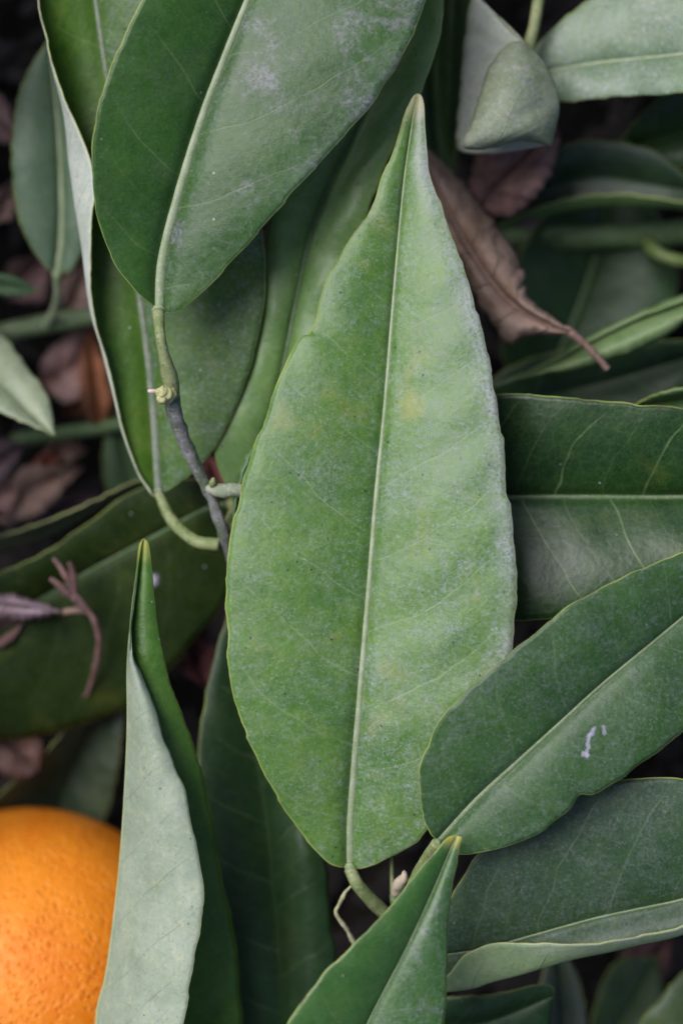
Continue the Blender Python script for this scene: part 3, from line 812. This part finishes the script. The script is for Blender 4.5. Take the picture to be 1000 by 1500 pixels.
lone('dark leaf with lilac sheen and folded green margin under the corner leaf',
     [(712, 338), (790, 282), (870, 258), (950, 268), (1030, 285), (1120, 320)], [(712, 338), (765, 262), (828, 212), (900, 206), (960, 222), (1005, 256), (1120, 320)],
     [(712, 338), (765, 312), (830, 291), (900, 283), (1000, 294), (1120, 320)], [-5.4, -4.9, -4.6, -4.6], za=.4, zb=[.5, .6, .6, .4], cb=[(712, 341), (765, 326), (830, 307), (900, 301), (1000, 305), (1120, 322)], zcb=[.15, .2, .2, .1], tc=.6,
     mat=leaf_mat('leaf_sheen', dark=(.014, .04, .014), light=(.025, .06, .022), dust=.5, rough=.42, vein=.1), under=under_mat('leaf_underside_deep', (.05, .11, .025), (.08, .15, .04)), rib=RIB_DARK, make_rib=False, nu=80, seed=131.0)
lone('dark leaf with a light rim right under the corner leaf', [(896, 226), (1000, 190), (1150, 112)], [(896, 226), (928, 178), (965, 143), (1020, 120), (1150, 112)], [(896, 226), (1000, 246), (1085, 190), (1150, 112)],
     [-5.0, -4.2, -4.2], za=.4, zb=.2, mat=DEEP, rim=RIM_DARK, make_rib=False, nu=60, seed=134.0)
lone('slim light green leaf seen edge-on behind the dry stalk', [(722, 565), (790, 541), (860, 505), (930, 470), (1000, 446), (1100, 400)], [(722, 565), (790, 535), (850, 500), (920, 465), (1000, 431), (1100, 400)],
     [(722, 565), (785, 549), (830, 544), (885, 528), (940, 508), (1000, 474), (1100, 400)], [-3.8, -3.3, -3.0, -2.9], za=-.2, zb=.35, mat=leaf_mat('leaf_slim', dark=(.10, .17, .06), light=(.15, .22, .09), dust=.2, rough=.5, vein=.1, yellow=.1, spots=.1, white=0), rim=RIM_DARK, make_rib=False, nu=80, nv=14, bulge=.3, seed=137.0)
lone('small leaf with a lilac rim above the sideways dark leaf', [(915, 600), (1000, 585), (1110, 575)], [(915, 600), (958, 578), (1020, 566), (1110, 575)], [(915, 600), (1000, 625), (1060, 615), (1110, 575)],
     [-2.0, -1.7, -1.6], za=.3, zb=.0, mat=M_MID, rim=margin_mat('margin_lilac', (.40, .36, .42)), make_rib=False, nu=60, nv=10, seed=140.0)
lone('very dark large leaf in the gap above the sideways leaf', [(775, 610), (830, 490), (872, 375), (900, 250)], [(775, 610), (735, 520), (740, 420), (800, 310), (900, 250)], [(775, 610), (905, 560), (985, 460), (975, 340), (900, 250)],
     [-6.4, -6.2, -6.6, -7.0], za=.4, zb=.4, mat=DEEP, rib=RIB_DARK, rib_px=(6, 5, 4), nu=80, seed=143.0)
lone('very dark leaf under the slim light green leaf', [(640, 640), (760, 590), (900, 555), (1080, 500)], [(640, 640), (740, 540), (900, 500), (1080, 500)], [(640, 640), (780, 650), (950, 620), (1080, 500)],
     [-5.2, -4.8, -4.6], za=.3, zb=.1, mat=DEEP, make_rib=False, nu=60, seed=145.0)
# deep horizontal stem with a bent side branch
ts = twig(1040, 330, -6.2, 'dark green horizontal stem with a bent yellowish side branch')
P3 = tuple(ts.location)
tube('stem', [(1100, 325, -6.3), (1000, 340, -6.2), (880, 348, -6.2), (780, 350, -6.5), (700, 355, -7.2), (560, 380, -9)], [21, 21, 20, 19, 17, 15], PET_DARK, ts, origin=P3, ploc=P3, n=50)
tube('side_branch', [(945, 352, -6.0), (958, 368, -5.4), (985, 380, -5.2), (1040, 388, -5.4)], [12, 11, 10, 10], stem_mat('branch_yellow', (.07, .11, .025), (.12, .16, .04)), ts, ploc=P3, n=26)
# stems on the left
t4 = twig(-60, 505, -6.0, 'thick green horizontal stem low at the left border')
P4 = tuple(t4.location)
tube('stem', [(-60, 505, -6.0), (20, 484, -6.0), (80, 472, -6.0), (140, 463, -6.0), (260, 450, -6.4), (420, 470, -9)], [17, 17, 16, 16, 15, 14], stem_mat('stem_mid', (.07, .11, .045), (.12, .16, .075)), t4, origin=P4, ploc=P4, n=50)
t5 = twig(20, 645, -7.2, 'thin dark green stem deep below the pale leaf tip')
P5 = tuple(t5.location)
tube('stem', [(20, 645, -7.4), (80, 636, -7.0), (140, 628, -6.8), (200, 622, -6.8), (330, 640, -9)], [12, 12, 12, 12, 11], PET_DARK, t5, origin=P5, ploc=P5, n=40)
lone('grey green leaf patch beneath the thin dark stem', [(200, 745), (190, 690), (175, 640), (165, 590)], [(200, 745), (158, 720), (152, 660), (165, 590)], [(200, 745), (230, 700), (215, 640), (165, 590)],
     [-7.2, -7, -7], za=.1, zb=.1, mat=M_DUSTY, make_rib=False, nu=40, nv=8, seed=147.0)

# ------------------------------------------------------------------ unseen leafy twigs added round the view to darken the gaps
OUT = leaf_mat('leaf_outer', dark=(.018, .065, .011), light=(.035, .10, .02), dust=.3)
for (x0, y0, x1, y1, lab) in ((-430, -640, -520, 260, 'unseen leafy twig added further out to shade the upper left corner'), (-260, -250, -330, 620, 'unseen leafy twig added for shade beyond the left side of the view, upper'), (-300, 700, -250, 1700, 'unseen leafy twig added for shade beyond the left side of the view, lower'),
                              (-150, -330, 700, -420, 'unseen leafy twig added for shade above the view'), (720, -380, 1500, -200, 'unseen leafy twig added for shade above the view towards the corner'),
                              (1330, 100, 1380, 1500, 'unseen leafy twig added for shade beyond the right side of the view'), (200, 1900, 1300, 1860, 'unseen leafy twig added for shade below the view')):
    ro = random.Random(int(abs(x0 * 3 + y1)))
    tq = twig(x0, y0, -3.5, lab)
    tube('stem', [(x0, y0, -3.5), ((x0 + x1) / 2 + 20, (y0 + y1) / 2 - 15, -2.5), (x1, y1, -3.0), (x1 + (x1 - x0) * .1, y1 + (y1 - y0) * .1, -8.5)], [14, 12, 11, 14], PET_DARK, tq, ploc=tuple(tq.location), n=40)
    for k in range(9):
        t = (k + .5) / 9
        bx, by = x0 + (x1 - x0) * t, y0 + (y1 - y0) * t
        dirx, diry = (x1 - x0), (y1 - y0)
        L0 = math.hypot(dirx, diry); dirx /= L0; diry /= L0
        sd = 1 if k % 2 else -1
        th = ro.uniform(.5, .9) * sd
        vx, vy = dirx * math.cos(th) - diry * math.sin(th), dirx * math.sin(th) + diry * math.cos(th)
        # keep the blades outside the picture: they lean away where they would reach in
        ln, wd = ro.uniform(340, 480), ro.uniform(95, 140)
        tip = (bx + vx * ln, by + vy * ln)
        if -60 - 160 * (by > 650) < tip[0] < 1060 and -60 < tip[1] < 1600:
            ln *= .42; wd *= .6
        px, py = -vy, vx
        st = lambda f, o: (bx + vx * ln * f + px * wd * o, by + vy * ln * f + py * wd * o)
        zz = ro.uniform(-2.6, -.6)
        on(tq, [st(0, 0), st(.35, .05), st(.7, .03), st(1, 0)], [st(0, 0), st(.1, .45), st(.4, 1), st(.75, .6), st(1, 0)], [st(0, 0), st(.1, -.45), st(.4, -1), st(.75, -.6), st(1, 0)],
           [-2.8, zz, zz, zz - .6], za=.5, zb=.5, mat=OUT, rib_px=(6, 4, 2), nu=36, nv=8, petiole=[st(-.04, 0) + (-2.9,)])

# ------------------------------------------------------------------ dark leaves along the bottom edge
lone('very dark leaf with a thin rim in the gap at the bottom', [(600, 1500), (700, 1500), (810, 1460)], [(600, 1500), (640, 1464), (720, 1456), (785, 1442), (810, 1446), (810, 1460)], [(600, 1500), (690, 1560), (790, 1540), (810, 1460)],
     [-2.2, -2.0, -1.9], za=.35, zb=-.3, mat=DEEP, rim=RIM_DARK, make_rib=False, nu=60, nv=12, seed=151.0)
lone('grey shaded leaf upright at the bottom edge', [(830, 1640), (828, 1500), (815, 1380)], [(830, 1640), (785, 1540), (790, 1440), (815, 1380)], [(830, 1640), (858, 1540), (850, 1440), (815, 1380)],
     [-5, -4.6, -4.6], za=.3, zb=.3, mat=leaf_mat('leaf_slate', dark=(.03, .05, .035), light=(.045, .07, .05), dust=.6, rough=.45, vein=.1), rim=RIM_DARK, make_rib=False, nu=50, nv=10, seed=153.0)
lone('dim mottled leaf in the lower corner gap', [(860, 1560), (920, 1480), (960, 1400)], [(860, 1560), (868, 1480), (900, 1410), (960, 1400)], [(860, 1560), (940, 1540), (970, 1470), (960, 1400)],
     [-6.5, -6.4, -6.8], za=.2, zb=.2, mat=M_DUSTY, make_rib=False, nu=50, nv=10, seed=155.0)
lone('light green leaf edge in the lower corner', [(960, 1620), (1010, 1520), (1060, 1400)], [(960, 1620), (930, 1520), (970, 1455), (1010, 1415), (1060, 1400)], [(960, 1620), (1060, 1580), (1090, 1480), (1060, 1400)],
     [-4, -3.6, -3.6], za=.2, zb=.2, mat=leaf_mat('leaf_dimgreen', dark=(.05, .09, .03), light=(.08, .12, .045), dust=.3), make_rib=False, nu=60, nv=12, seed=157.0)

# ------------------------------------------------------------------ dry leaves on the ground
DRY = dict(name='dry_leaf', cat='dry leaf', group='dry fallen leaves', ragged=2.0, wave=1.5, pucker=.5, thick=.25, spacing=6.0, teeth=(11, 3.0))


def dry(label, mid, A, B, zm, mat, **kw):
    d = dict(DRY); d.update(nu=60, nv=12, make_rib=False, za=.4, zb=.3); d.update(kw)
    return lone(label, mid, A, B, zm, mat=mat, under=mat, rim=mat, **d)


dry('curled tan dry leaf with a thin brown stalk behind the large leaf',
    [(836, 487), (800, 474), (745, 440), (700, 385), (650, 300), (600, 200)], [(836, 485), (812, 466), (780, 440), (767, 415), (764, 388), (738, 338), (692, 276), (600, 190)],
    [(836, 489), (800, 491), (765, 495), (740, 506), (705, 455), (660, 380), (615, 290), (600, 200)], [-2.3, -2.3, -2.4, -2.6, -2.9, -3.3], dry_mat('dry_rosetan', (.24, .145, .095), (.38, .26, .20), (.45, .37, .35)), za=[-.2, -.9, -1.1, -.8], zb=[-.1, -.3, -.4], bulge_a=.6, bulge_b=.35, nu=110, nv=20, pucker=.15, wave=1.0,
    petiole=[(860, 508, -2.35), (880, 530, -2.3), (890, 541, -2.3)], pet_px=(7, 5.5, 5, 5.5), pet_mat=stem_mat('dry_petiole', (.10, .055, .04), (.2, .12, .10), .7), make_rib=True, rib=stem_mat('dry_rib', (.2, .12, .10), (.28, .18, .15), .7), rib_px=(4, 3, 2))
dry('purplish brown dry leaf cupped under the twisted grey leaf', [(700, 306), (730, 270), (775, 225), (815, 180)], [(700, 306), (685, 270), (720, 200), (815, 180)], [(700, 306), (745, 318), (795, 275), (818, 215), (815, 180)],
    [-4.2, -3.8, -3.7], dry_mat('dry_purplebrown', (.15, .08, .075), (.30, .17, .14), (.40, .33, .40)), za=-.3, zb=.5, bulge=.3)
dry('rose tinted dry leaf under the thick horizontal stem', [(60, 560), (100, 545), (145, 500)], [(60, 560), (62, 525), (105, 490), (145, 500)], [(60, 560), (95, 592), (140, 560), (145, 500)], [-7.2, -7.0, -7.2], PINK)
dry('rusty orange dry leaf curled beside the leaf edge', [(150, 632), (140, 570), (128, 480)], [(150, 632), (122, 600), (118, 540), (128, 480)], [(150, 632), (172, 600), (165, 540), (128, 480)], [-6.8, -6.6, -7.0], RUST, za=.3, zb=-.4, bulge_b=.3)
dry('pale lilac dry leaf at the left border', [(-60, 720), (0, 676), (38, 648)], [(-60, 720), (-30, 650), (38, 648)], [(-60, 720), (0, 705), (38, 648)], [-7, -6.6, -6.8], LILAC)
dry('reddish dry leaf scrap between pale dry leaves', [(40, 712), (60, 690), (82, 655)], [(40, 712), (46, 682), (82, 655)], [(40, 712), (76, 700), (82, 655)], [-7.4, -7.2, -7.2], dry_mat('dry_red', (.28, .07, .04), (.42, .14, .10), (.4, .25, .22)))
dry('greyish tan pointed dry leaf at the left border', [(-20, 770), (50, 715), (122, 684)], [(-20, 770), (30, 690), (70, 682), (122, 684)], [(-20, 770), (50, 755), (95, 715), (122, 684)], [-7.2, -6.9, -7.1], TAN)
dry('mauve dry leaf scrap under the greyish dry leaf', [(10, 790), (50, 760), (80, 725)], [(10, 790), (20, 745), (80, 725)], [(10, 790), (65, 785), (80, 725)], [-7.8, -7.6, -7.6], LILAC)
dry('pink tan dry leaf at the left border behind the oval leaf', [(-40, 150), (0, 178), (32, 208)], [(-40, 150), (0, 138), (32, 208)], [(-40, 150), (-10, 205), (32, 208)], [-6.5, -6.3, -6.4], PINK)
dry('dark mauve dry leaf above the thick horizontal stem', [(10, 440), (40, 400), (75, 372)], [(10, 440), (12, 385), (75, 372)], [(10, 440), (65, 440), (75, 372)], [-7.6, -7.4, -7.4], PLUM)
dry('brown dry leaf beside the oval leaf stalk', [(95, 462), (112, 430), (128, 385)], [(95, 462), (88, 415), (128, 385)], [(95, 462), (140, 450), (128, 385)], [-7.6, -7.4, -7.4], TAN)
dry('dull brown dry leaf just above the orange', [(-40, 1040), (10, 1085), (58, 1130)], [(-40, 1040), (20, 1040), (60, 1085), (58, 1130)], [(-40, 1040), (-20, 1120), (30, 1140), (58, 1130)], [-5.4, -5.2, -5.4], dry_mat('dry_brown', (.10, .05, .04), (.19, .11, .09), (.2, .15, .15)))
dry('mauve shrivelled dry leaf with a stalk at the left border', [(94, 896), (50, 890), (0, 885), (-70, 880)], [(94, 896), (50, 880), (0, 868), (-70, 880)], [(94, 896), (50, 906), (0, 906), (-70, 880)], [-3.7, -3.7, -3.9], LILAC, za=-.3, zb=-.3, bulge=.25,
    petiole=[(112, 894, -3.65), (130, 894, -3.7)], pet_px=(5, 5, 6), pet_mat=TAN)
dry('brown underside of a dry leaf below the shrivelled leaf', [(40, 905), (0, 930), (-60, 960)], [(40, 905), (0, 905), (-60, 960)], [(40, 905), (10, 945), (-60, 960)], [-4.3, -4.4, -4.6], PLUM)
dry('dark red dry leaf deep between the leaves', [(305, 1010), (285, 965), (262, 915)], [(305, 1010), (262, 975), (262, 915)], [(305, 1010), (318, 950), (262, 915)], [-5.8, -5.6, -5.6], dry_mat('dry_darkred', (.10, .03, .03), (.18, .07, .07), (.2, .12, .12)))
dry('dark red dry leaf beneath the grey stub', [(330, 745), (318, 705), (300, 665)], [(330, 745), (292, 715), (300, 665)], [(330, 745), (345, 700), (300, 665)], [-5.8, -5.6, -5.6], dry_mat('dry_wine', (.14, .04, .04), (.24, .09, .08), (.2, .12, .12)))
dry('dim red brown dry leaf in the lower corner gap', [(905, 1430), (940, 1410), (985, 1370)], [(905, 1430), (920, 1380), (985, 1370)], [(905, 1430), (970, 1440), (985, 1370)], [-7.4, -7.2, -7.2], dry_mat('dry_dim', (.12, .05, .05), (.2, .10, .10), (.2, .14, .15)))
dry('small brown dry leaf tucked under the thin dark stem', [(60, 668), (95, 655), (128, 660)], [(60, 668), (92, 640), (128, 660)], [(60, 668), (98, 680), (128, 660)], [-7.6, -7.4, -7.5], TAN)
dry('crumpled light tan dry leaf at the left border beneath the lilac dry leaf', [(-30, 730), (0, 725), (34, 700)], [(-30, 730), (0, 698), (34, 700)], [(-30, 730), (12, 752), (34, 700)], [-7.0, -6.8, -6.9], PINK)
dry('rusty dry leaf fragment between the two stems at the left', [(96, 610), (112, 590), (120, 560)], [(96, 610), (98, 578), (120, 560)], [(96, 610), (126, 604), (120, 560)], [-7.9, -7.7, -7.8], RUST)
dry('thin mauve dry leaf lying across the shadowed gap by the edge-on leaf', [(40, 790), (90, 745), (150, 722)], [(40, 790), (80, 732), (150, 722)], [(40, 790), (100, 762), (150, 722)], [-8.0, -7.8, -7.8], LILAC)
dry('brown dry leaf in the dark gap by the oval leaf', [(-20, 330), (4, 300), (22, 262)], [(-20, 330), (-12, 290), (22, 262)], [(-20, 330), (20, 318), (22, 262)], [-7.2, -7.0, -7.1], TAN)
# dry branching stalk
e = empty('dry_stalk', tuple(W(128, 1010, -4.6)), 'reddish dry branching stalk above the orange', 'dry stalk')
DS = stem_mat('dry_stalk_red', (.085, .04, .035), (.17, .09, .085), .8, .4)
q = tuple(e.location)
tube('stem', [(126, 1022, -4.7), (137, 990, -4.4), (146, 945, -3.9), (140, 912, -3.6), (128, 893, -3.5), (112, 872, -3.4), (100, 850, -3.3), (88, 830, -3.3), (78, 818, -3.3)], [3.5, 4, 4.8, 5.4, 5, 4.2, 3.8, 5, 2.5], DS, e, ploc=q, n=50, bump=.3)
tube('side_stalk', [(126, 892, -3.5), (104, 872, -3.4), (86, 856, -3.3), (74, 848, -3.3)], [5, 6, 6, 3], DS, e, ploc=q, n=24, bump=.35)
tube('side_stalk', [(110, 868, -3.4), (108, 845, -3.3), (102, 824, -3.2)], [5, 6, 3], DS, e, ploc=q, n=20, bump=.35)
e = empty('fallen_petal', tuple(W(770, 328, -5.6)), 'small whitish fragment lying on the dark horizontal stem', 'petal')
leaf('blade', [(752, 332), (772, 328), (792, 322)], [(752, 332), (770, 321), (792, 322)], [(752, 332), (775, 335), (792, 322)], -4.5, za=.03, zb=.03, mat=LILAC, under=LILAC, rim=LILAC, parent=e, ploc=tuple(e.location), make_rib=False, nu=24, nv=6, wave=.1)
